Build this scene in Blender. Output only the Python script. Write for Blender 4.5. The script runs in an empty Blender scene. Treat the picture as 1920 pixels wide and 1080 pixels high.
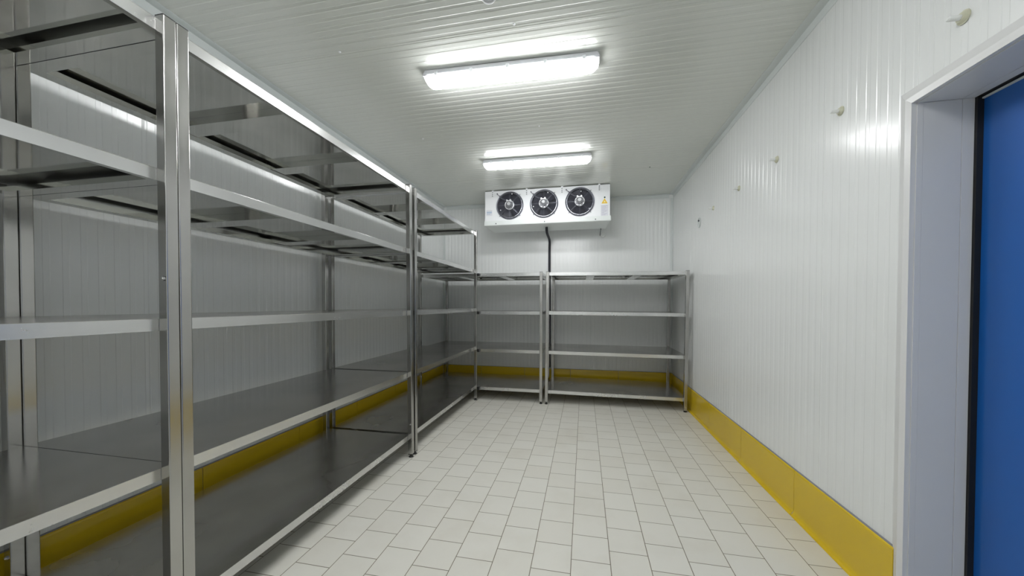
import bpy, bmesh, math, random
from mathutils import Vector, Matrix
random.seed(4)
sc = bpy.context.scene
COL = sc.collection
PI = math.pi

# ------------------------------------------------------------------ room and furniture measures (metres)
RX, LWX, BY, FYW, CZ = 1.327, -2.405, 5.636, -1.60, 3.026     # right, left, back, front walls, ceiling
W = .0395                                                      # rack post width
RAIL = .0435

# ------------------------------------------------------------------ materials
def new_mat(name):
    m = bpy.data.materials.new(name); m.use_nodes = True
    nt = m.node_tree; b = nt.nodes['Principled BSDF']
    return m, nt, b
def N(nt, t, **kw):
    n = nt.nodes.new(t)
    for k, v in kw.items():
        if k.startswith('_'): setattr(n, k[1:], v)
        else: n.inputs[k.replace('_', ' ')].default_value = v
    return n
def simple(name, col, rough=.5, metal=0., spec=.5, coat=0., emit=None, estr=0., trans=0., bump=None, vary=None):
    m, nt, b = new_mat(name)
    b.inputs['Base Color'].default_value = (*col, 1)
    b.inputs['Roughness'].default_value = rough
    b.inputs['Metallic'].default_value = metal
    b.inputs['Specular IOR Level'].default_value = spec
    b.inputs['Coat Weight'].default_value = coat
    b.inputs['Transmission Weight'].default_value = trans
    if emit: b.inputs['Emission Color'].default_value = (*emit, 1); b.inputs['Emission Strength'].default_value = estr
    tc = N(nt, 'ShaderNodeTexCoord')
    if bump:
        no = N(nt, 'ShaderNodeTexNoise', Scale=bump[0], Detail=3.); nt.links.new(tc.outputs['Object'], no.inputs['Vector'])
        bp = N(nt, 'ShaderNodeBump', Strength=bump[1], Distance=bump[2]); nt.links.new(no.outputs['Fac'], bp.inputs['Height'])
        nt.links.new(bp.outputs['Normal'], b.inputs['Normal'])
    if vary:
        no = N(nt, 'ShaderNodeTexNoise', Scale=vary[0], Detail=4.); nt.links.new(tc.outputs['Object'], no.inputs['Vector'])
        mx = N(nt, 'ShaderNodeMix', _data_type='RGBA')
        mx.inputs[6].default_value = (*[c * (1 - vary[1]) for c in col], 1); mx.inputs[7].default_value = (*[min(1, c * (1 + vary[1])) for c in col], 1)
        nt.links.new(no.outputs['Fac'], mx.inputs[0]); nt.links.new(mx.outputs[2], b.inputs['Base Color'])
    return m

M = {}
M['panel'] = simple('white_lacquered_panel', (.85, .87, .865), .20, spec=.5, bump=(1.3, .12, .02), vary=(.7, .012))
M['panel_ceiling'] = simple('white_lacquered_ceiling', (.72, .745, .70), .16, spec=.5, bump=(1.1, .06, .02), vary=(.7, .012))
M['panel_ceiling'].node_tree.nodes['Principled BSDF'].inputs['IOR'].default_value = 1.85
M['panel'].node_tree.nodes['Principled BSDF'].inputs['IOR'].default_value = 1.6
M['trim'] = simple('white_plastic_trim', (.72, .76, .75), .3, spec=.5)
M['frame'] = simple('door_frame_enamel', (.76, .765, .765), .28, spec=.5, vary=(2., .012))
M['caulk'] = simple('grey_caulk', (.27, .27, .29), .6, bump=(60, .3, .002))
M['black'] = simple('black_plastic', (.012, .012, .012), .45)
M['black_rubber'] = simple('black_pipe_insulation', (.018, .019, .028), .6, bump=(80, .2, .002))
M['blue'] = simple('blue_door_laminate', (.008, .115, .44), .36, spec=.6, coat=.35, bump=(3., .15, .01))
M['white_unit'] = simple('white_powder_coat', (.86, .88, .9), .35, spec=.45)
M['grey_tray'] = simple('white_coated_tray', (.78, .82, .81), .35)
M['lamp_body'] = simple('grey_lamp_housing', (.62, .63, .66), .4)
M['clip'] = simple('clear_clip', (.8, .82, .85), .3)
M['yellowed'] = simple('yellowed_nylon', (.62, .62, .48), .4, vary=(40, .1))
M['nylon'] = simple('translucent_nylon', (.84, .86, .85), .25)
M['motor'] = simple('cast_aluminium_motor', (.72, .73, .75), .3, metal=.55)
M['motor_body'] = simple('grey_motor_body', (.20, .205, .22), .35, metal=.3)
M['wire'] = simple('grille_wire', (.17, .175, .21), .35, metal=.4)
M['wire_bright'] = simple('bright_grille_ring', (.55, .57, .62), .25, metal=.9)
M['fan_dark'] = simple('dark_fan_blade', (.022, .024, .04), .38)
M['fan_cavity'] = simple('dark_fan_cavity', (.012, .013, .02), .6)
M['sticker_yellow'] = simple('yellow_sticker', (.85, .50, .02), .5)
M['sticker_pale'] = simple('pale_yellow_sticker', (.9, .85, .35), .5)
M['sticker_white'] = simple('white_sticker', (.74, .75, .80), .5)
M['print_grey'] = simple('grey_print', (.48, .48, .58), .6)
M['print_blue'] = simple('blue_print', (.45, .55, .68), .6)
M['green'] = simple('dark_green_lamp', (.01, .06, .05), .4)
M['screw'] = simple('dark_screw', (.12, .13, .14), .4, metal=.6)
M['bolt'] = simple('bright_bolt', (.6, .6, .6), .22, metal=1.)
M['dirty'] = simple('dull_mark', (.3, .31, .3), .7)

m, nt, b = new_mat('lamp_diffuser_glow')
b.inputs['Base Color'].default_value = (.9, .92, .95, 1); b.inputs['Roughness'].default_value = .3
b.inputs['Emission Color'].default_value = (.985, .99, 1, 1); b.inputs['Emission Strength'].default_value = 21.
M['glow'] = m

def steel(name, col, rough, scale=(1, 1, 1), bumpd=.02, bumps=.25, dark=.75, streak=.5, scuff=.25):
    """stainless sheet: brushed streaks, handling marks and a slight waviness"""
    m, nt, b = new_mat(name)
    L = nt.links.new
    tc = N(nt, 'ShaderNodeTexCoord')
    mp = N(nt, 'ShaderNodeMapping'); mp.inputs['Scale'].default_value = scale
    L(tc.outputs['Object'], mp.inputs['Vector'])
    brushed = N(nt, 'ShaderNodeTexNoise', Scale=9., Detail=5., Roughness=.6); L(mp.outputs['Vector'], brushed.inputs['Vector'])
    smear = N(nt, 'ShaderNodeTexNoise', Scale=2.4, Detail=4., Roughness=.5, Distortion=.5); L(tc.outputs['Object'], smear.inputs['Vector'])
    cr = N(nt, 'ShaderNodeValToRGB')
    cr.color_ramp.elements[0].position = .34; cr.color_ramp.elements[0].color = (*[c * dark for c in col], 1)
    cr.color_ramp.elements[1].position = .62; cr.color_ramp.elements[1].color = (*col, 1)
    L(smear.outputs['Fac'], cr.inputs['Fac']); L(cr.outputs['Color'], b.inputs['Base Color'])
    b.inputs['Metallic'].default_value = 1.
    r = N(nt, 'ShaderNodeMapRange'); r.inputs['From Min'].default_value = .3; r.inputs['From Max'].default_value = .7
    r.inputs['To Min'].default_value = rough * .72; r.inputs['To Max'].default_value = rough * 1.35
    ad = N(nt, 'ShaderNodeMath', _operation='ADD')
    ml = N(nt, 'ShaderNodeMath', _operation='MULTIPLY'); ml.inputs[1].default_value = streak
    sb = N(nt, 'ShaderNodeMath', _operation='MULTIPLY'); sb.inputs[1].default_value = 1 - streak
    L(brushed.outputs['Fac'], ml.inputs[0]); L(smear.outputs['Fac'], sb.inputs[0]); L(ml.outputs[0], ad.inputs[0]); L(sb.outputs[0], ad.inputs[1])
    L(ad.outputs[0], r.inputs['Value']); L(r.outputs['Result'], b.inputs['Roughness'])
    wave = N(nt, 'ShaderNodeTexNoise', Scale=2.2, Detail=1.5); L(tc.outputs['Object'], wave.inputs['Vector'])
    bp = N(nt, 'ShaderNodeBump', Strength=bumps, Distance=bumpd); L(wave.outputs['Fac'], bp.inputs['Height'])
    L(bp.outputs['Normal'], b.inputs['Normal'])
    # fine handling scratches scatter part of the light widely
    gl = N(nt, 'ShaderNodeBsdfAnisotropic'); gl.inputs['Roughness'].default_value = .46
    L(cr.outputs['Color'], gl.inputs['Color']); L(bp.outputs['Normal'], gl.inputs['Normal'])
    sn = N(nt, 'ShaderNodeTexNoise', Scale=1.7, Detail=3., Roughness=.45, Distortion=.35); L(tc.outputs['Object'], sn.inputs['Vector'])
    sr = N(nt, 'ShaderNodeMapRange'); sr.inputs['From Min'].default_value = .35; sr.inputs['From Max'].default_value = .68
    sr.inputs['To Min'].default_value = scuff * .6; sr.inputs['To Max'].default_value = scuff * 1.5
    L(sn.outputs['Fac'], sr.inputs['Value'])
    ms = N(nt, 'ShaderNodeMixShader'); L(sr.outputs['Result'], ms.inputs[0]); L(b.outputs[0], ms.inputs[1]); L(gl.outputs[0], ms.inputs[2])
    L(ms.outputs[0], nt.nodes['Material Output'].inputs['Surface'])
    return m
M['steel_shelf'] = steel('brushed_steel_sheet', (.62, .612, .59), .19, (1.5, 9, 1), .02, .24, .93, .3, .20)
M['steel_rail'] = steel('steel_rail', (.72, .725, .72), .22, (6, 1, 6), .010, .22, .95, .3, .12)
M['steel_under'] = steel('steel_sheet_underside', (.66, .665, .635), .07, (1, 10, 1), .010, .20, .85, .5, .10)
M['steel_post'] = steel('steel_post_tube', (.50, .495, .48), .18, (8, 8, .7), .008, .3, .84, .4, .07)

# yellow skirting tiles
m, nt, b = new_mat('yellow_glazed_skirting')
b.inputs['Roughness'].default_value = .22; b.inputs['Specular IOR Level'].default_value = .5
tc = N(nt, 'ShaderNodeTexCoord'); no = N(nt, 'ShaderNodeTexNoise', Scale=2.5, Detail=3.)
nt.links.new(tc.outputs['Object'], no.inputs['Vector'])
mx = N(nt, 'ShaderNodeMix', _data_type='RGBA'); mx.inputs[6].default_value = (.70, .485, .018, 1); mx.inputs[7].default_value = (.76, .54, .022, 1)
nt.links.new(no.outputs['Fac'], mx.inputs[0]); nt.links.new(mx.outputs[2], b.inputs['Base Color'])
M['yellow'] = m

# floor tiles: 20 cm squares in running bond, thin brown-grey joints
m, nt, b = new_mat('cream_floor_tiles')
L = nt.links.new
tc = N(nt, 'ShaderNodeTexCoord'); sep = N(nt, 'ShaderNodeSeparateXYZ'); L(tc.outputs['Object'], sep.inputs[0])
cmb = N(nt, 'ShaderNodeCombineXYZ')
ay = N(nt, 'ShaderNodeMath', _operation='ADD'); ay.inputs[1].default_value = 20.096
ax = N(nt, 'ShaderNodeMath', _operation='ADD'); ax.inputs[1].default_value = 20.06
L(sep.outputs['Y'], ay.inputs[0]); L(sep.outputs['X'], ax.inputs[0]); L(ay.outputs[0], cmb.inputs['X']); L(ax.outputs[0], cmb.inputs['Y'])
br = N(nt, 'ShaderNodeTexBrick'); br.offset = .5; br.offset_frequency = 2; br.squash = 1
for k, v in (('Scale', 1.), ('Mortar Size', .0021), ('Mortar Smooth', .25), ('Bias', 0.), ('Brick Width', .2), ('Row Height', .2)): br.inputs[k].default_value = v
br.inputs['Color1'].default_value = (.68, .665, .60, 1); br.inputs['Color2'].default_value = (.71, .70, .64, 1); br.inputs['Mortar'].default_value = (.17, .15, .10, 1)
L(cmb.outputs[0], br.inputs['Vector'])
st = N(nt, 'ShaderNodeTexNoise', Scale=2.4, Detail=6., Roughness=.6); L(tc.outputs['Object'], st.inputs['Vector'])
cr = N(nt, 'ShaderNodeValToRGB'); cr.color_ramp.elements[0].position = .25; cr.color_ramp.elements[0].color = (.93, .92, .90, 1); cr.color_ramp.elements[1].position = .5; cr.color_ramp.elements[1].color = (1, 1, 1, 1)
L(st.outputs['Fac'], cr.inputs['Fac'])
mu = N(nt, 'ShaderNodeMix', _data_type='RGBA', _blend_type='MULTIPLY'); mu.inputs[0].default_value = 1
L(br.outputs['Color'], mu.inputs[6]); L(cr.outputs['Color'], mu.inputs[7]); L(mu.outputs[2], b.inputs['Base Color'])
b.inputs['Roughness'].default_value = .42; b.inputs['Specular IOR Level'].default_value = .4
inv = N(nt, 'ShaderNodeMath', _operation='SUBTRACT'); inv.inputs[0].default_value = 1.; L(br.outputs['Fac'], inv.inputs[1])
bp = N(nt, 'ShaderNodeBump', Strength=.5, Distance=.002); L(inv.outputs[0], bp.inputs['Height']); L(bp.outputs['Normal'], b.inputs['Normal'])
M['floor'] = m

# ------------------------------------------------------------------ mesh helpers
def link(name, bm, mat, parent=None, smooth=False):
    me = bpy.data.meshes.new(name)
    bm.normal_update(); bm.to_mesh(me); bm.free()
    mats = mat if isinstance(mat, (list, tuple)) else [mat]
    for x in mats: me.materials.append(M[x])
    if smooth:
        for p in me.polygons: p.use_smooth = True
    o = bpy.data.objects.new(name, me); COL.objects.link(o)
    if parent: o.parent = parent
    return o
def tag(o, label, cat, group=None):
    o['label'] = label; o['category'] = cat
    if group: o['group'] = group
    return o
def structure(o): o['kind'] = 'structure'; return o
def empty(name, loc, rot=(0, 0, 0)):
    o = bpy.data.objects.new(name, None); COL.objects.link(o); o.location = loc; o.rotation_euler = rot
    o.empty_display_size = .1
    return o
def box(bm, x0, x1, y0, y1, z0, z1, mi=0, bev=0.):
    r = bmesh.ops.create_cube(bm, size=1)
    vs = r['verts']
    for v in vs: v.co = Vector((x0 + (v.co.x + .5) * (x1 - x0), y0 + (v.co.y + .5) * (y1 - y0), z0 + (v.co.z + .5) * (z1 - z0)))
    fs = {f for v in vs for f in v.link_faces}
    for f in fs: f.material_index = mi
    if bev > 0:
        es = list({e for v in vs for e in v.link_edges})
        rr = bmesh.ops.bevel(bm, geom=es, offset=bev, segments=2, profile=.5, affect='EDGES')
        for f in rr['faces']: f.material_index = mi
def sweep(bm, pts, a, b, axis, mi=0, caps=True):
    """closed profile pts (2D) swept from a to b along axis; the 2D coordinates are the remaining axes in order"""
    def mk(p, t):
        if axis == 'x': return (t, p[0], p[1])
        if axis == 'y': return (p[0], t, p[1])
        return (p[0], p[1], t)
    A = [bm.verts.new(mk(p, a)) for p in pts]; B = [bm.verts.new(mk(p, b)) for p in pts]
    n = len(pts); fs = []
    for i in range(n):
        j = (i + 1) % n; fs.append(bm.faces.new((A[i], A[j], B[j], B[i])))
    if caps: fs.append(bm.faces.new(A[::-1])); fs.append(bm.faces.new(B))
    for f in fs: f.material_index = mi
    bmesh.ops.recalc_face_normals(bm, faces=fs)
def rprof(x0, x1, y0, y1, r, seg=3):
    out = []
    for cx, cy, a0 in ((x1 - r, y1 - r, 0), (x0 + r, y1 - r, 90), (x0 + r, y0 + r, 180), (x1 - r, y0 + r, 270)):
        for k in range(seg + 1):
            a = math.radians(a0 + 90 * k / seg); out.append((cx + r * math.cos(a), cy + r * math.sin(a)))
    return out
def cyl(bm, p0, p1, r0, r1=None, seg=20, mi=0):
    r1 = r0 if r1 is None else r1
    p0 = Vector(p0); p1 = Vector(p1); d = p1 - p0
    q = d.to_track_quat('Z', 'Y').to_matrix().to_4x4()
    r = bmesh.ops.create_cone(bm, cap_ends=True, segments=seg, radius1=r0, radius2=r1, depth=d.length, matrix=Matrix.Translation((p0 + p1) / 2) @ q)
    for f in {f for v in r['verts'] for f in v.link_faces}: f.material_index = mi
def tube(bm, path, r, seg=10, mi=0):
    rings = []; P = [Vector(p) for p in path]
    up = Vector((0, 0, 1))
    for i, p in enumerate(P):
        t = (P[min(i + 1, len(P) - 1)] - P[max(i - 1, 0)]).normalized()
        a = t.cross(Vector((0, 1, 0)) if abs(t.y) < .9 else up).normalized(); c = t.cross(a).normalized()
        rings.append([bm.verts.new(p + (a * math.cos(2 * PI * k / seg) + c * math.sin(2 * PI * k / seg)) * r) for k in range(seg)])
    fs = []
    for i in range(len(rings) - 1):
        for k in range(seg):
            fs.append(bm.faces.new((rings[i][k], rings[i][(k + 1) % seg], rings[i + 1][(k + 1) % seg], rings[i + 1][k])))
    fs.append(bm.faces.new(rings[0][::-1])); fs.append(bm.faces.new(rings[-1]))
    for f in fs: f.material_index = mi
    bmesh.ops.recalc_face_normals(bm, faces=fs)
def torus(bm, c, R, r, axis='y', seg=48, ms=8, mi=0):
    c = Vector(c); g = []
    for i in range(seg):
        a = 2 * PI * i / seg; ring = []
        for k in range(ms):
            b_ = 2 * PI * k / ms; q = R + r * math.cos(b_); h = r * math.sin(b_)
            if axis == 'y': v = Vector((q * math.cos(a), h, q * math.sin(a)))
            elif axis == 'x': v = Vector((h, q * math.cos(a), q * math.sin(a)))
            else: v = Vector((q * math.cos(a), q * math.sin(a), h))
            ring.append(bm.verts.new(c + v))
        g.append(ring)
    fs = []
    for i in range(seg):
        for k in range(ms):
            fs.append(bm.faces.new((g[i][k], g[(i + 1) % seg][k], g[(i + 1) % seg][(k + 1) % ms], g[i][(k + 1) % ms])))
    for f in fs: f.material_index = mi
    bmesh.ops.recalc_face_normals(bm, faces=fs)

# ------------------------------------------------------------------ setting
PER = .0607
def groove_profile(s0, s1, phase, joints=(), depth=.0016, lo=.0225, slope=.0035):
    """list of (s, d): flat bands alternately at 0 and -depth (away from the room), plus wider panel joints"""
    pts = [(s0, 0.)]
    k = math.floor((s0 - phase) / PER)
    s = phase + k * PER
    while s < s1 + PER:
        for a, d in ((s, 0.), (s + slope, -depth), (s + lo, -depth), (s + lo + slope, 0.)):
            if s0 < a < s1: pts.append((a, d))
        s += PER
    for j in joints:
        pts = [p for p in pts if abs(p[0] - j) > .0095]
        pts += [(j - .009, 0.), (j - .0035, 0.), (j - .001, -.0018), (j + .001, -.0018), (j + .0035, 0.), (j + .009, 0.)]
    pts.sort(); pts.append((s1, 0.))
    return pts
def corrugated(bm, pts, t0, t1, place):
    """place(s, t, d) -> point"""
    prev = None
    for s, d in pts:
        cur = (bm.verts.new(place(s, t0, d)), bm.verts.new(place(s, t1, d)))
        if prev: bm.faces.new((prev[0], cur[0], cur[1], prev[1]))
        prev = cur
def slab_back(bm, x0, x1, y0, y1, z0, z1): box(bm, x0, x1, y0, y1, z0, z1)

# floor
bm = bmesh.new(); box(bm, LWX - .15, RX + .45, FYW - .15, BY + .15, -.12, 0)
structure(link('floor', bm, 'floor'))
# ceiling
bm = bmesh.new()
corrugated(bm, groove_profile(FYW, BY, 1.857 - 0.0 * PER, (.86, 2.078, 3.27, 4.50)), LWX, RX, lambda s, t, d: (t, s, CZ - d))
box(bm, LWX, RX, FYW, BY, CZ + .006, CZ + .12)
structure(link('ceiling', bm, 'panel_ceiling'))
# left wall
bm = bmesh.new()
corrugated(bm, groove_profile(FYW, BY, 1.112, (.30, 1.50, 2.70, 3.90, 5.10)), 0, CZ, lambda s, t, d: (LWX + d, s, t))
box(bm, LWX - .12, LWX - .006, FYW, BY, 0, CZ)
structure(link('wall_left', bm, 'panel'))
# back wall
bm = bmesh.new()
corrugated(bm, groove_profile(LWX, RX, .627, (-2.24, -1.053, .203)), 0, CZ, lambda s, t, d: (s, BY - d, t))
box(bm, LWX, RX, BY + .006, BY + .12, 0, CZ)
structure(link('wall_back', bm, 'panel'))
# front wall (behind the camera)
bm = bmesh.new()
corrugated(bm, groove_profile(LWX, RX, .03, (-1.2, 0.,)), 0, CZ, lambda s, t, d: (s, FYW + d, t))
box(bm, LWX, RX, FYW - .12, FYW - .006, 0, CZ)
structure(link('wall_front', bm, 'panel'))
# right wall around the doorway
DY0, DY1, DZ = .58, 1.700, 2.163
bm = bmesh.new()
pr = lambda s, t, d: (RX - d, s, t)
corrugated(bm, groove_profile(DY1, BY, 1.814, (2.244, 3.441, 4.67), depth=.0012), 0, CZ, pr)
corrugated(bm, groove_profile(DY0, DY1, 1.814, (1.05,)), DZ, CZ, pr)
corrugated(bm, groove_profile(FYW, DY0, 1.814, (-.15,)), 0, CZ, pr)
for y0, y1, z0 in ((DY1 + .013, BY, 0), (DY0 - .013, DY1 + .013, DZ + .013), (FYW, DY0 - .013, 0)): box(bm, RX + .006, RX + .17, y0, y1, z0, CZ)
structure(link('wall_right', bm, 'panel'))

# cornice strips: narrow angled trims where walls meet the ceiling
def cornice(name, a, b, axis, corner, sgn):
    """corner = position of the wall plane, sgn = direction into the room"""
    w, h, t = .055, .055, .0035
    prof = [(corner + sgn * .0005, CZ - .0003), (corner + sgn * w, CZ - .0003), (corner + sgn * (w + .0006), CZ - .002), (corner + sgn * (w - .0015), CZ - t),
            (corner + sgn * t, CZ - t - .0005), (corner + sgn * t, CZ - h + .0015), (corner + sgn * .002, CZ - h - .0006), (corner + sgn * .0005, CZ - h)]
    bm = bmesh.new(); sweep(bm, prof, a, b, axis)
    return structure(link(name, bm, 'trim'))
cornice('trim_1', FYW + .001, BY - .001, 'y', RX, -1)
cornice('trim_2', FYW + .001, BY - .001, 'y', LWX, 1)
cornice('trim_3', LWX + .0565, RX - .0565, 'x', BY, -1)
# upright corner strips
for n, x, sg in (('trim_4', RX, -1), ('trim_5', LWX, 1)):
    bm = bmesh.new()
    sweep(bm, [(x + sg * .0005, BY - .0005), (x + sg * .034, BY - .0005), (x + sg * .031, BY - .005), (x + sg * .009, BY - .009), (x + sg * .005, BY - .031), (x + sg * .0005, BY - .034)], .30, CZ - .057, 'z')
    structure(link(n, bm, 'trim'))

# yellow skirting with a coved foot; one mesh per wall, the tiles are modelled with open joints over a caulk strip
SK = .287
def skirt_profile(face, sg):
    """section from the wall plane: rounded upper lip, flat face, cove at the foot"""
    f = lambda d, z: (face + sg * d, z)
    pts = [f(.0005, .0), f(.0005, SK), f(.006, SK), f(.0105, SK - .004), f(.0125, SK - .012), f(.0125, .04)]
    for k in range(1, 6):
        a = PI / 2 * k / 5
        pts.append(f(.0125 + .0225 * (1 - math.cos(a)), .04 - .036 * math.sin(a)))
    pts.append(f(.036, .0005))
    return pts
def skirting(name, joints, axis, face, sg):
    bm = bmesh.new()
    for a, b in zip(joints[:-1], joints[1:]):
        sweep(bm, skirt_profile(face, sg), a + .002, b - .002, axis, 0)
    g = [(face + sg * .0005, .001), (face + sg * .0005, SK + .006), (face + sg * .004, SK + .006), (face + sg * .0085, SK - .006), (face + sg * .0095, .03), (face + sg * .028, .001)]
    sweep(bm, g, joints[0] + .002, joints[-1] - .002, axis, 1)
    return structure(link(name, bm, ['yellow', 'caulk']))
skirting('baseboard_right', [1.752, 2.462, 3.214, 3.965, 4.717, 5.468, 5.60], 'y', RX, -1)
skirting('baseboard_right', [FYW + .01, -.20, DY0 - .075], 'y', RX, -1).name = 'baseboard_front'
skirting('baseboard_left', [FYW + .01, -.531, .231, .993, 1.755, 2.517, 3.279, 4.041, 4.803, 5.59], 'y', LWX, 1)
skirting('baseboard_back', [LWX + .002, -1.721, -.967, -.213, .541, 1.295, RX - .002], 'x', BY, -1)

# ------------------------------------------------------------------ doorway with blue door
d = empty('door_1', (RX, DY1, 0)); structure(d)
def dlink(name, bm, mat, par=None):
    o = link(name, bm, mat)
    o.parent = par or d
    o.matrix_parent_inverse = Matrix.Translation((-RX, -DY1, 0))
    return o
# casing section, u = distance away from the opening, q = height above the wall
cas = [(0, 0), (0, .017), (.026, .019), (.033, .016), (.062, .005), (.066, .003), (.066, 0)]
def mitre(prof_axis, y_edge, sgn):
    bm = bmesh.new()
    if prof_axis == 'z':
        sweep(bm, [(RX - q - .0003, y_edge + sgn * u) for u, q in cas], .001, DZ, 'z')
        for v in bm.verts:
            if v.co.z > .5: v.co.z = DZ + abs(v.co.y - y_edge) - .0004
    else:
        sweep(bm, [(RX - q - .0003, DZ + u) for u, q in cas], 0, 1, 'y')
        for v in bm.verts:
            u = v.co.z - DZ
            v.co.y = DY1 + u if v.co.y > .5 else DY0 - u
    dlink('casing', bm, 'frame')
mitre('z', DY1, 1); mitre('z', DY0, -1); mitre('y', 0, 0)
# reveal: stepped jamb panels with thin joints
def jamb(name, f):
    bm = bmesh.new()
    for x0, x1, dd in ((RX + .0005, RX + .0215, .0), (RX + .0222, RX + .150, .0008), (RX + .1515, RX + .190, .0)): f(bm, x0, x1, dd)
    dlink(name, bm, 'frame')
jamb('jamb', lambda bm, x0, x1, dd: box(bm, x0, x1, DY1 - .003 + dd, DY1 + .012, .001, DZ - .0035, bev=.0006))
jamb('jamb', lambda bm, x0, x1, dd: box(bm, x0, x1, DY0 - .012, DY0 + .003 - dd, .001, DZ - .0035, bev=.0006))
jamb('head_jamb', lambda bm, x0, x1, dd: box(bm, x0, x1, DY0 + .0003, DY1 - .0003, DZ - .003 + dd, DZ + .012, bev=.0006))
# threshold
bm = bmesh.new(); box(bm, RX + .001, RX + .19, DY0 + .011, DY1 - .011, .0005, .006, bev=.001); dlink('threshold', bm, 'steel_rail')
# the leaf closes against the outside of the frame
bm = bmesh.new(); box(bm, RX + .212, RX + .29, DY0 - .05, DY1 + .06, .008, DZ + .05, bev=.004)
leaf = dlink('door_leaf', bm, 'blue')
bm = bmesh.new()
box(bm, RX + .191, RX + .2115, DY1 - .012, DY1 + .05, .01, DZ + .04)
box(bm, RX + .191, RX + .2115, DY0 - .04, DY0 + .012, .01, DZ + .04)
box(bm, RX + .191, RX + .2115, DY0 + .013, DY1 - .013, DZ - .004, DZ + .04)
g = dlink('door_gasket', bm, 'black', None); g.parent = leaf; g.matrix_parent_inverse = Matrix.Identity(4)
bm = bmesh.new(); box(bm, RX + .2035, RX + .2115, DY0 + .013, DY1 - .013, DZ - .0145, DZ - .0085)
g = dlink('edge_strip', bm, 'trim', None); g.parent = leaf; g.matrix_parent_inverse = Matrix.Identity(4)
# outside of the frame, seals the opening
bm = bmesh.new(); box(bm, RX + .30, RX + .36, DY0 - .3, DY1 + .3, 0, DZ + .3)
dlink('frame_back', bm, 'black')

# ------------------------------------------------------------------ racks
def post(par, u0, v0, z0, z1, lean=(0, 0), floor=lambda u: 0., bolts=(), name='post', bottomlean=(0, 0)):
    bm = bmesh.new()
    sweep(bm, rprof(u0, u0 + W, v0, v0 + W, .0035), z0, z1, 'z')
    for v in bm.verts:
        t = (v.co.z - z0) / (z1 - z0)
        v.co.x += lean[0] * t + bottomlean[0] * (1 - t); v.co.y += lean[1] * t + bottomlean[1] * (1 - t)
    p = link(name, bm, 'steel_post', par)
    bm = bmesh.new()
    sweep(bm, rprof(u0 - .0003 + lean[0], u0 + W + .0003 + lean[0], v0 - .0003 + lean[1], v0 + W + .0003 + lean[1], .0035), z1 + .0002, z1 + .0035, 'z')
    link('end_cap', bm, 'black', p)
    bm = bmesh.new(); cu, cv = u0 + W / 2 + bottomlean[0], v0 + W / 2 + bottomlean[1]; fl = floor(cu)
    sweep(bm, rprof(cu - W / 2 + .001, cu + W / 2 - .001, cv - W / 2 + .001, cv + W / 2 - .001, .003), z0 - .007, z0 - .0002, 'z')
    cyl(bm, (cu, cv, fl + .011), (cu, cv, z0 - .007), .009, seg=14)
    cyl(bm, (cu, cv, fl + .0045), (cu, cv, fl + .012), .019, .012, seg=20)
    cyl(bm, (cu, cv, fl + .0008), (cu, cv, fl + .0046), .0205, seg=20)
    link('foot', bm, 'black', p)
    for (dx, dy, z, nx, ny) in bolts:
        bm = bmesh.new(); c = Vector((u0 + dx, v0 + dy, z)); n = Vector((nx, ny, 0))
        cyl(bm, c + n * .0002, c + n * .004, .0085, seg=6); cyl(bm, c + n * .004, c + n * .0075, .0055, .003, seg=14)
        link('bolt', bm, 'bolt', p)
    return p
def shelf(par, u0, u1, v0, v1, zt, nst=2, stiff=True):
    """folded sheet: top, four upright edges and inward returns; hat-section stiffeners under it"""
    h = RAIL; zb = zt - h; t = .0012
    bm = bmesh.new()
    # outer skin: material 0 sheet top, 1 edge faces, 2 underside and returns
    box(bm, u0, u1, v0, v1, zt - t, zt, 0, bev=.0005)
    # the underside of the sheet
    x = [bm.verts.new(c) for c in ((u0 + t, v0 + t, zt - t - .0002), (u0 + t, v1 - t, zt - t - .0002), (u1 - t, v1 - t, zt - t - .0002), (u1 - t, v0 + t, zt - t - .0002))]
    f = bm.faces.new(x); f.material_index = 2
    for a in ((u0, u1, v0, v0 + t), (u0, u1, v1 - t, v1), (u0, u0 + t, v0 + t, v1 - t), (u1 - t, u1, v0 + t, v1 - t)):
        box(bm, a[0], a[1], a[2], a[3], zb, zt - t, 1)
    rf, rb, re = .022, .060, .052
    for a in ((u0 + t, u1 - t, v0 + t, v0 + rf), (u0 + t, u1 - t, v1 - rb, v1 - t), (u0 + t, u0 + re, v0 + rf, v1 - rb), (u1 - re, u1 - t, v0 + rf, v1 - rb)):
        box(bm, a[0], a[1], a[2], a[3], zb, zb + t, 2)
    # lips turned up inside the returns
    box(bm, u0 + re - t, u0 + re, v0 + rf, v1 - rb, zb + t, zb + .020, 2)
    box(bm, u1 - re, u1 - re + t, v0 + rf, v1 - rb, zb + t, zb + .020, 2)
    box(bm, u0 + re, u1 - re, v1 - rb, v1 - rb + t, zb + t, zb + .026, 2)
    o = link('shelf', bm, ['steel_shelf', 'steel_rail', 'steel_under'], par)
    if stiff:
        for k in range(nst):
            c = u0 + (u1 - u0) * (k + 1) / (nst + 1) + (-.012 if k == 0 else .0)
            bm = bmesh.new(); w = .055
            sweep(bm, [(c - w, zt - t - .0006), (c - w, zb + .004), (c + w, zb + .004), (c + w, zt - t - .0006)], v0 + rf + .001, v1 - rb - .001, 'y')
            link('stiffener', bm, 'steel_under', o)
    return o
def connector(par, u, v, z):
    bm = bmesh.new(); box(bm, u, u + .026, v, v + .040, z - RAIL + .002, z - .001, bev=.002)
    link('connector_block', bm, 'black', par)

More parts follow.
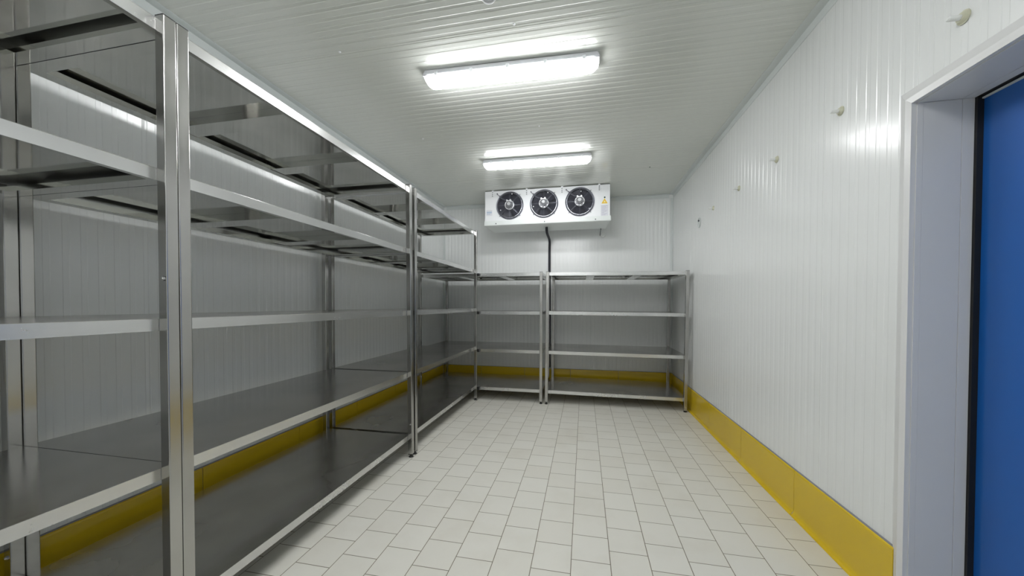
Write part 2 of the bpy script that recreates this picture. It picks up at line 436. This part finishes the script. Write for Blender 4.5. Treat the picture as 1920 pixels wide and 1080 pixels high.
ZL = (2.357, 1.823, 1.283, .7415, .191)
DEP = -1.463 + 2.300 + W              # outer depth of the left-hand racks
LX = -1.463
def left_rack(label, y0, y1, bolts_near=(), far_lean=None):
    r = tag(empty('shelf_rack', (LX, y0, 0), (0, 0, PI / 2)), label, 'rack', 'tall steel racks along the left wall')
    L_ = y1 - y0; H = 2.359
    post(r, 0, 0, .032, H, bolts=bolts_near[0] if bolts_near else ())
    fl = far_lean or ((0, 0), (0, 0))
    post(r, L_ - W, 0, .032, H, lean=fl[0], bottomlean=fl[1], bolts=bolts_near[1] if bolts_near else ())
    post(r, 0, DEP - W, .032, H, bolts=bolts_near[3] if bolts_near else ()); post(r, L_ - W, DEP - W, .032, H, bolts=bolts_near[2] if bolts_near else ())
    for z in ZL: shelf(r, .001, L_ - .001, W + .0003, DEP - W - .0003, z)
    return r
left_rack('tall steel rack along the left wall, nearest, cut off by the frame edge', -.772, 1.0030, bolts_near=((), ((0, .013, 1.428, -1, 0),), ((0, .02, .292, -1, 0),), ()))
left_rack('tall steel rack along the left wall, middle one of the three tall racks', 1.0045, 2.7600,
          bolts_near=((), ((.012, .015, .292, -1, 0),), (), ((W, .02, .292, 1, 0),)), far_lean=((-.012, 0), (.016, 0)))
left_rack('tall steel rack along the left wall, farthest, meeting the low rack in the corner', 2.7990, 4.6010)

FY, DE = 4.566, .977
HE = 1.7765
sl = .0137 / 1.7755
# right-hand low rack, dips slightly to the right: its adjustable feet take up the slope
r = tag(empty('shelf_rack', (-.5131, FY, 0), (0, sl, 0)), 'low four-shelf steel rack on the back wall, beside the right wall', 'rack', 'low steel racks on the back wall')
LE = 1.7755
flo = lambda u: sl * u
for u, v in ((0, 0), (LE - W, 0), (0, DE - W), (LE - W, DE - W)): post(r, u, v, .034, HE - .003, floor=flo)
for z in (HE - .006, 1.2464, .7154, .1825): shelf(r, .001, LE - .001, W + .0003, DE - W - .0003, z)
# corner rack: its front left end is carried by the tall rack
r = tag(empty('shelf_rack', (-2.318, FY, 0)), 'low four-shelf steel rack in the back left corner, behind the farthest tall rack', 'rack', 'low steel racks on the back wall')
LD = 2.318 - .5468
for u, v in ((LD - W, 0), (0, DE - W), (LD - W, DE - W)): post(r, u, v, .032, 1.773)
for z in (1.770, 1.2425, .7165, .185):
    shelf(r, .001, LD - .001, W + .0003, DE - W - .0003, z)
    connector(r, -1.455 + 2.318, -.0008, z)

# ------------------------------------------------------------------ ceiling lamps
def lamp(label, x, y, rot):
    t = tag(empty('ceiling_lamp', (x, y, CZ), (0, 0, math.radians(rot))), label, 'lamp', 'sealed fluorescent ceiling lamps')
    Lh = .617
    bm = bmesh.new()      # housing against the ceiling
    def tray(z0, z1, l0, l1, w0, w1, mi=0, capb=True):
        A = [bm.verts.new((sx * l0, sy * w0, z0)) for sx, sy in ((-1, -1), (1, -1), (1, 1), (-1, 1))]
        B = [bm.verts.new((sx * l1, sy * w1, z1)) for sx, sy in ((-1, -1), (1, -1), (1, 1), (-1, 1))]
        fs = [bm.faces.new((A[i], A[(i + 1) % 4], B[(i + 1) % 4], B[i])) for i in range(4)]
        fs += [bm.faces.new(A[::-1]), bm.faces.new(B)]
        bmesh.ops.recalc_face_normals(bm, faces=fs)
    tray(-.046, -.0015, Lh + .008, Lh - .006, .067, .056)
    bmesh.ops.bevel(bm, geom=[e for e in bm.edges], offset=.006, segments=2, affect='EDGES')
    h = link('housing', bm, 'lamp_body', t)
    # diffuser: tapering trough with rounded ends
    bm = bmesh.new()
    secs = []
    for z, l, w in ((-.0465, Lh + .003, .0625), (-.060, Lh - .003, .059), (-.078, Lh - .016, .050), (-.089, Lh - .028, .040), (-.094, Lh - .040, .029)):
        rr = min(w, .05) * .85; secs.append([bm.verts.new((px, py, z)) for px, py in rprof(-l, l, -w, w, rr, 5)])
    fs = []
    for a, b_ in zip(secs[:-1], secs[1:]):
        for i in range(len(a)): fs.append(bm.faces.new((a[i], a[(i + 1) % len(a)], b_[(i + 1) % len(a)], b_[i])))
    fs.append(bm.faces.new(secs[0][::-1])); fs.append(bm.faces.new(secs[-1]))
    bmesh.ops.recalc_face_normals(bm, faces=fs)
    link('diffuser', bm, 'glow', t)
    for k in range(5):
        for sy in (-1, 1):
            bm = bmesh.new(); xx = -.52 + .26 * k
            box(bm, xx - .011, xx + .011, min(sy * .0675, sy * .071), max(sy * .0675, sy * .071), -.056, -.030, bev=.001)
            link('clip', bm, 'clip', t)
    return t
lamp('long glowing ceiling lamp, nearer one, in the middle of the ceiling', -.530, 2.400, 1.9)
lamp('long glowing ceiling lamp, farther one, just in front of the cooling unit', -.550, 3.950, 1.2)
lamp('long ceiling lamp added above the camera for brightness, outside the frame', -.530, .850, 1.0)  # assumed fixture, added to brighten the near floor and racks
lamp('long ceiling lamp added behind the camera as fill light, outside the frame', -.530, -.700, 1.0)  # unseen fixture, added as fill for the left racks

# ------------------------------------------------------------------ evaporator unit
AX0, AX1, AY, AZ0 = -1.457, .348, 4.950, 2.560
ac = tag(empty('cooling_unit', ((AX0 + AX1) / 2, AY, AZ0)), 'white three-fan cooling unit hung under the ceiling at the back wall', 'cooling unit')
INV = Matrix.Translation((-(AX0 + AX1) / 2, -AY, -AZ0))
def al(name, bm, mat, par=None, smooth=False):
    o = link(name, bm, mat, None, smooth); o.parent = par or ac
    if par is None: o.matrix_parent_inverse = INV
    return o
FC = ((-1.077, 2.790), (-.5745, 2.790), (-.0675, 2.790)); FR = .196
# casing: front sheet with three round openings, sides, top and back
bm = bmesh.new()
zt = CZ - .012
def ringface(cx, cz, x0, x1, z0, z1, y, R, n=48):
    sq = []; ci = []
    for i in range(n):
        a = 2 * PI * (i + .5) / n; c_, s_ = math.cos(a), math.sin(a)
        ci.append(bm.verts.new((cx + R * c_, y, cz + R * s_)))
        hx = (x1 - cx) if c_ > 0 else (cx - x0); hz = (z1 - cz) if s_ > 0 else (cz - z0)
        k = min(hx / max(abs(c_), 1e-6), hz / max(abs(s_), 1e-6))
        sq.append(bm.verts.new((cx + k * c_, y, cz + k * s_)))
    for i in range(n):
        j = (i + 1) % n; bm.faces.new((sq[i], ci[i], ci[j], sq[j]))
    # square corners
    for qx, qz in ((x0, z0), (x1, z0), (x1, z1), (x0, z1)):
        c0 = min(range(n), key=lambda i: (math.atan2(qz - cz, qx - cx) - math.atan2(sq[i].co.z - cz, sq[i].co.x - cx)) % (2 * PI))
        c1 = (c0 + 1) % n
        v = bm.verts.new((qx, y, qz)); bm.faces.new((sq[c0], sq[c1], v))
mid = [-.826, -.321]
xs = [AX0, mid[0], mid[1], .185, AX1]
for (cx, cz), a, b_ in zip(FC, xs[:3], xs[1:4]): ringface(cx, cz, a, b_, AZ0, zt, AY, FR)
bm.faces.new([bm.verts.new(c) for c in ((.185, AY, AZ0), (AX1, AY, AZ0), (AX1, AY, zt), (.185, AY, zt))])
YB = 5.36
box(bm, AX0, AX0 + .002, AY, YB, AZ0, zt); box(bm, AX1 - .002, AX1, AY, YB, AZ0, zt)
box(bm, AX0, AX1, AY, YB, zt - .002, zt); box(bm, AX0, AX1, YB - .002, YB, AZ0, zt)
bmesh.ops.recalc_face_normals(bm, faces=bm.faces)
casing = al('casing', bm, 'white_unit')
# drip tray with its upstanding front lip
bm = bmesh.new()
sweep(bm, [(AY - .010, 2.575), (AY - .010, 2.514), (AY - .004, 2.506), (AY + .06, 2.494), (YB + .0, 2.487), (YB + .0, 2.559), (AY - .0015, 2.559), (AY - .0015, 2.575)], AX0 - .006, AX1 + .012, 'x')
for v in bm.verts:                                   # the ends taper inward towards the bottom rear
    if v.co.z < 2.50:
        v.co.x += .045 if v.co.x < 0 else -.045
tray_o = al('drip_tray', bm, 'grey_tray')
for x in (-1.285, -.565, .150):
    bm = bmesh.new(); cyl(bm, (x, AY - .0155, 2.532), (x, AY - .0102, 2.532), .0085, seg=12)
    o = link('screw', bm, 'screw'); o.parent = tray_o
# fans
for k, (cx, cz) in enumerate(FC):
    bm = bmesh.new()
    cyl(bm, (cx, AY + .10, cz), (cx, AY + .104, cz), FR * .99, seg=40)          # dark space behind the blades
    n = 48                                                                       # throat
    A = [bm.verts.new((cx + FR * .985 * math.cos(2 * PI * i / n), AY + .001, cz + FR * .985 * math.sin(2 * PI * i / n))) for i in range(n)]
    B = [bm.verts.new((v.co.x, AY + .10, v.co.z)) for v in A]
    for i in range(n): bm.faces.new((A[i], A[(i + 1) % n], B[(i + 1) % n], B[i]))
    fan = al('fan', bm, 'fan_cavity')
    bm = bmesh.new()
    rot0 = (0, .35, .15)[k]
    for j in range(5):                                                           # swept blades, at rest
        a0 = 2 * PI * j / 5 + rot0; rows = []
        for q in range(6):
            rr = .055 + (.180 - .055) * q / 5; sweepa = .25 * (q / 5) ** 1.5
            rows.append([bm.verts.new((cx + rr * math.cos(a0 + sweepa + .95 * s_), AY + .035 + .045 * s_, cz + rr * math.sin(a0 + sweepa + .95 * s_))) for s_ in (0, .25, .5, .75, 1)])
        for q in range(5):
            for s_ in range(4): bm.faces.new((rows[q][s_], rows[q][s_ + 1], rows[q + 1][s_ + 1], rows[q + 1][s_]))
    cyl(bm, (cx, AY + .02, cz), (cx, AY + .09, cz), .06, seg=24)
    o = link('blades', bm, 'fan_dark'); o.parent = fan
    # guard: rim, rings and ribs
    bm = bmesh.new()
    torus(bm, (cx, AY - .007, cz), FR + .001, .0075, mi=0)
    torus(bm, (cx, AY - .016, cz), FR - .013, .0024, ms=6, mi=1)
    for q in range(15): torus(bm, (cx, AY - .018 - .010 * (1 - q / 14), cz), .070 + (FR - .088) * q / 14, .0013, seg=40, ms=4)
    for q in range(8):
        a = PI / 4 * q + (0. if k == 2 else .0)
        p0 = Vector((cx + .065 * math.cos(a), AY - .030, cz + .065 * math.sin(a))); p1 = Vector((cx + (FR - .006) * math.cos(a), AY - .018, cz + (FR - .006) * math.sin(a)))
        side = Vector((-math.sin(a), 0, math.cos(a))) * .0045
        for sg in (-1, 1): cyl(bm, p0 + side * sg, p1 + side * sg, .0014, seg=6, mi=0)
    for q in (1, 3, 5, 7):                                                        # fixing lugs beyond the rim
        a = PI / 4 * q; c_, s_ = math.cos(a), math.sin(a)
        cyl(bm, (cx + (FR + .002) * c_, AY - .006, cz + (FR + .002) * s_), (cx + (FR + .024) * c_, AY - .003, cz + (FR + .024) * s_), .005, .004, seg=8)
    o = link('guard', bm, ['wire', 'wire_bright']); o.parent = fan
    # motor: bolted flange, body, nose, two glands
    bm = bmesh.new(); my = AY - .034
    torus(bm, (cx, my, cz), .064, .0065, seg=40)
    cyl(bm, (cx, my + .002, cz), (cx, my - .006, cz), .058, .052, seg=32, mi=1)
    for q in range(8):
        a = PI / 4 * q + .2; cyl(bm, (cx + .062 * math.cos(a), my, cz + .062 * math.sin(a)), (cx + .062 * math.cos(a), my - .011, cz + .062 * math.sin(a)), .006, seg=8)
    cyl(bm, (cx, my - .006, cz + .002), (cx, my - .040, cz + .006), .045, .043, seg=28, mi=1)
    cyl(bm, (cx, my - .040, cz + .006), (cx, my - .048, cz + .007), .036, .030, seg=28, mi=1)
    cyl(bm, (cx, my - .048, cz + .007), (cx, my - .056, cz + .008), .026, .021, seg=20)
    box(bm, cx - .038, cx + .030, my - .030, my - .006, cz + .040, cz + .062, bev=.004)
    cyl(bm, (cx - .030, my - .028, cz + .058), (cx - .030, my - .040, cz + .058), .012, seg=12)
    cyl(bm, (cx + .022, my - .028, cz + .060), (cx + .022, my - .040, cz + .060), .012, seg=12)
    o = link('motor', bm, ['motor', 'motor_body']); o.parent = fan
    # supply cable
    bm = bmesh.new()
    s = Vector((cx - .188, AY - .004, cz + .178)); e = Vector((cx - .036, my - .034, cz + .062))
    path = []
    for q in range(13):
        t = q / 12; p = s.lerp(e, t); p.y -= .022 * math.sin(PI * t); p.z -= .030 * math.sin(PI * t) * (1 if t > .3 else .8); path.append(p)
    tube(bm, path, .0042, 8)
    cyl(bm, s + Vector((0, .004, 0)), s + Vector((0, -.010, 0)), .009, seg=12)
    o = link('cable', bm, 'wire'); o.parent = fan
    # white balance studs on the guard
    for a, rr in (((1.35, .165), (3.6, .150)), ((1.2, .160), (3.4, .155)), ((1.45, .140), (5.6, .170)))[k]:
        bm = bmesh.new(); cyl(bm, (cx + rr * math.cos(a), AY - .022, cz + rr * math.sin(a)), (cx + rr * math.cos(a), AY - .028, cz + rr * math.sin(a)), .0075, seg=12)
        o = link('stud', bm, 'white_unit'); o.parent = fan
# hanging brackets
for x in (-1.338, -.828, -.318, .200):
    bm = bmesh.new()
    box(bm, x - .014, x + .014, AY - .0055, AY - .0005, zt - .085, CZ - .001, bev=.001)
    for z in (0.022, .050, .074): cyl(bm, (x, AY - .0075, zt - z), (x, AY - .0054, zt - z), .0065, seg=10, mi=1)
    al('bracket', bm, ['white_unit', 'screw'])
# warning triangle, light and rating label
bm = bmesh.new()
tz, tx, R0 = 2.772, .272, .044
def tri(R, y, mi):
    P = [(tx + R * math.sin(a), tz + R * math.cos(a)) for a in (0, 2 * PI / 3, 4 * PI / 3)]
    sweep(bm, P, y, y + .0006, 'x' if False else 'y', mi)
tri(R0 * 1.14, AY - .0012, 0); tri(R0, AY - .0019, 1); tri(R0 * .45, AY - .0025, 0)
al('warning_triangle', bm, ['sticker_pale', 'sticker_yellow'])['label'] = 'yellow warning triangle sticker'
bm = bmesh.new(); cyl(bm, (.274, AY - .006, 2.832), (.274, AY - .0005, 2.832), .011, seg=18)
al('indicator', bm, 'green')['label'] = 'small round dark green indicator'
bm = bmesh.new(); box(bm, .222, .322, AY - .0013, AY - .0004, 2.572, 2.728, 0)
for q in range(9):
    ww = (.078, .060, .072, .050, .076, .066, .040, .074, .055)[q]
    box(bm, .231, .231 + ww, AY - .0017, AY - .0012, 2.714 - q * .0158, 2.7185 - q * .0158, 1)
al('rating_label', bm, ['sticker_white', 'print_grey'])['label'] = 'pale rating label with faint lines of print'
bm = bmesh.new(); box(bm, -1.437, -1.345, AY - .0013, AY - .0004, 2.655, 2.738, 0)
box(bm, -1.430, -1.352, AY - .0017, AY - .0012, 2.692, 2.714, 1); box(bm, -1.430, -1.372, AY - .0017, AY - .0012, 2.672, 2.678, 1)
al('maker_label', bm, ['sticker_white', 'print_blue'])['label'] = 'pale blue maker label'

# drain hose: leaves the tray, bends back to the wall and runs down it
bm = bmesh.new()
path = [(-.553, 5.10, 2.482), (-.553, 5.12, 2.452), (-.5535, 5.16, 2.418), (-.555, 5.30, 2.405), (-.5555, 5.47, 2.398), (-.556, 5.575, 2.385), (-.556, 5.606, 2.350)]
path += [(-.556 + .003 * math.sin(z * 2), 5.606, z) for z in (2.2, 1.9, 1.6, 1.2, .8, .5, .31)]
tube(bm, path, .0195, 14)
for y, z in ((5.125, 2.447), ): torus(bm, (-.553, y, z), .018, .005, axis='z', seg=20, ms=6)
tag(link('drain_pipe', bm, 'black_rubber', smooth=True), 'black drain hose running down the back wall from under the cooling unit', 'pipe')
# refrigerant stub: pale round foam plug in the wall with a thin dark line coming down beside it
st_ = tag(empty('wall_sleeve', (.286, BY, 2.44)), 'pale round pipe plug in the back wall below the right end of the cooling unit', 'pipe plug')
bm = bmesh.new(); cyl(bm, (0, -.0005, 0), (0, -.05, 0), .040, .036, seg=24); cyl(bm, (0, -.05, 0), (0, -.056, 0), .036, .028, seg=24)
link('plug', bm, 'nylon', st_)
bm = bmesh.new(); tube(bm, [(-.045, -.30, .046), (-.045, -.30, .030), (-.045, -.15, .012), (-.043, -.03, .0), (-.042, -.001, .0)], .007, 8)
link('thin_pipe', bm, 'screw', st_)

# ------------------------------------------------------------------ small fittings
knobs = [(1.526, 2.366, 'translucent nylon peg on the right wall, largest, above the door frame'),
         (2.124, 2.362, 'translucent nylon peg on the right wall, second along from the door'),
         (2.737, 2.361, 'small nylon peg on the right wall, third along from the door'),
         (3.337, 2.358, 'small nylon peg on the right wall, fourth along from the door'),
         (3.942, 2.352, 'small nylon peg on the right wall, farthest from the door')]
peg0 = None
for y, z, lab in knobs:
    if peg0 is None:
        peg0 = empty('wall_peg', (RX, y, z)); root = peg0
        bm = bmesh.new()
        cyl(bm, (-.0005, 0, 0), (-.003, 0, 0), .0235, seg=24); cyl(bm, (-.003, 0, 0), (-.013, 0, 0), .021, .015, seg=24)
        link('base', bm, 'yellowed', root)
        bm = bmesh.new(); cyl(bm, (-.012, 0, 0), (-.046, 0, 0), .0095, .0085, seg=16); cyl(bm, (-.046, 0, 0), (-.050, 0, 0), .0085, .005, seg=16)
        link('stub', bm, 'nylon', root)
    else:
        root = peg0.copy(); COL.objects.link(root); root.location = (RX, y, z)
        for ch in peg0.children:
            c = ch.copy(); COL.objects.link(c); c.parent = root
    tag(root, lab, 'peg', 'nylon pegs in a row on the right wall')
hk = tag(empty('wall_clip', (RX, 4.385, 2.305)), 'small white oval clip with a dark hole on the right wall near the back corner', 'clip')
bm = bmesh.new()
torus(bm, (-.006, 0, 0), .040, .004, axis='x', seg=32)
cyl(bm, (-.0005, 0, 0), (-.0045, 0, 0), .038, seg=28)
for v in bm.verts: v.co.z *= 1.35
link('plate', bm, 'trim', hk)
bm = bmesh.new(); cyl(bm, (-.004, .006, .022), (-.016, .006, .022), .011, seg=14); link('screw', bm, 'screw', hk)

bt = tag(empty('ceiling_button', (-.523, 1.838, CZ)), 'round white cap on the ceiling at the top edge of the frame', 'cap')
bm = bmesh.new(); cyl(bm, (0, 0, -.0005), (0, 0, -.010), .041, .040, seg=36); torus(bm, (0, 0, -.010), .036, .005, axis='z', seg=40)
link('rim', bm, 'white_unit', bt, True)
bm = bmesh.new(); cyl(bm, (0, 0, -.010), (0, 0, -.013), .031, .026, seg=32); link('centre', bm, 'lamp_body', bt)
for x, y, lab in ((-.422, 2.051, 'tiny white screw cap on the ceiling just behind the round cap'),
                  (-.425, 3.251, 'tiny white screw cap on the ceiling between the two glowing lamps'),
                  (-1.614, 2.052, 'tiny white screw cap on the ceiling left of the nearer lamp'),
                  (-1.621, 3.276, 'tiny white screw cap on the ceiling left of the farther lamp'),
                  (.783, 4.468, 'tiny dark screw cap on the ceiling right of the cooling unit')):
    bm = bmesh.new(); cyl(bm, (x, y, CZ - .0004), (x, y, CZ - .005), .0085, .0065, seg=16)
    o = tag(link('screw_cap', bm, 'screw' if 'dark' in lab else 'white_unit'), lab, 'screw cap', 'screw caps on the ceiling')
# ------------------------------------------------------------------ camera
cam = bpy.data.cameras.new('camera'); co = bpy.data.objects.new('camera', cam); COL.objects.link(co)
F, CX, CY = 643.38, 969.0, 581.33
yaw, pitch, roll = map(math.radians, (-11.0951, -.9131, .1069))
fw = Vector((math.sin(yaw) * math.cos(pitch), math.cos(yaw) * math.cos(pitch), math.sin(pitch)))
rt = Vector((math.cos(yaw), -math.sin(yaw), 0)); up = rt.cross(fw)
rt2 = rt * math.cos(roll) + up * math.sin(roll); up2 = -rt * math.sin(roll) + up * math.cos(roll)
co.matrix_world = Matrix(((rt2.x, up2.x, -fw.x, 0), (rt2.y, up2.y, -fw.y, 0), (rt2.z, up2.z, -fw.z, 1.3365), (0, 0, 0, 1)))
cam.sensor_width = 36; cam.lens = F / 1920 * 36
cam.shift_x = (960 - CX) / 1920; cam.shift_y = (CY - 540) / 1920
cam.clip_start = .02
sc.camera = co

# ------------------------------------------------------------------ world and view
w = bpy.data.worlds.new('world'); sc.world = w; w.use_nodes = True
w.node_tree.nodes['Background'].inputs[0].default_value = (.02, .02, .022, 1)
sc.view_settings.view_transform = 'Standard'; sc.view_settings.look = 'None'
sc.view_settings.gamma = 1; sc.view_settings.use_curve_mapping = False
sc.view_settings.exposure = .61
sc.cycles.max_bounces = 7; sc.cycles.diffuse_bounces = 5; sc.cycles.glossy_bounces = 5
sc.cycles.sample_clamp_indirect = 8.
sc.cycles.use_denoising = True
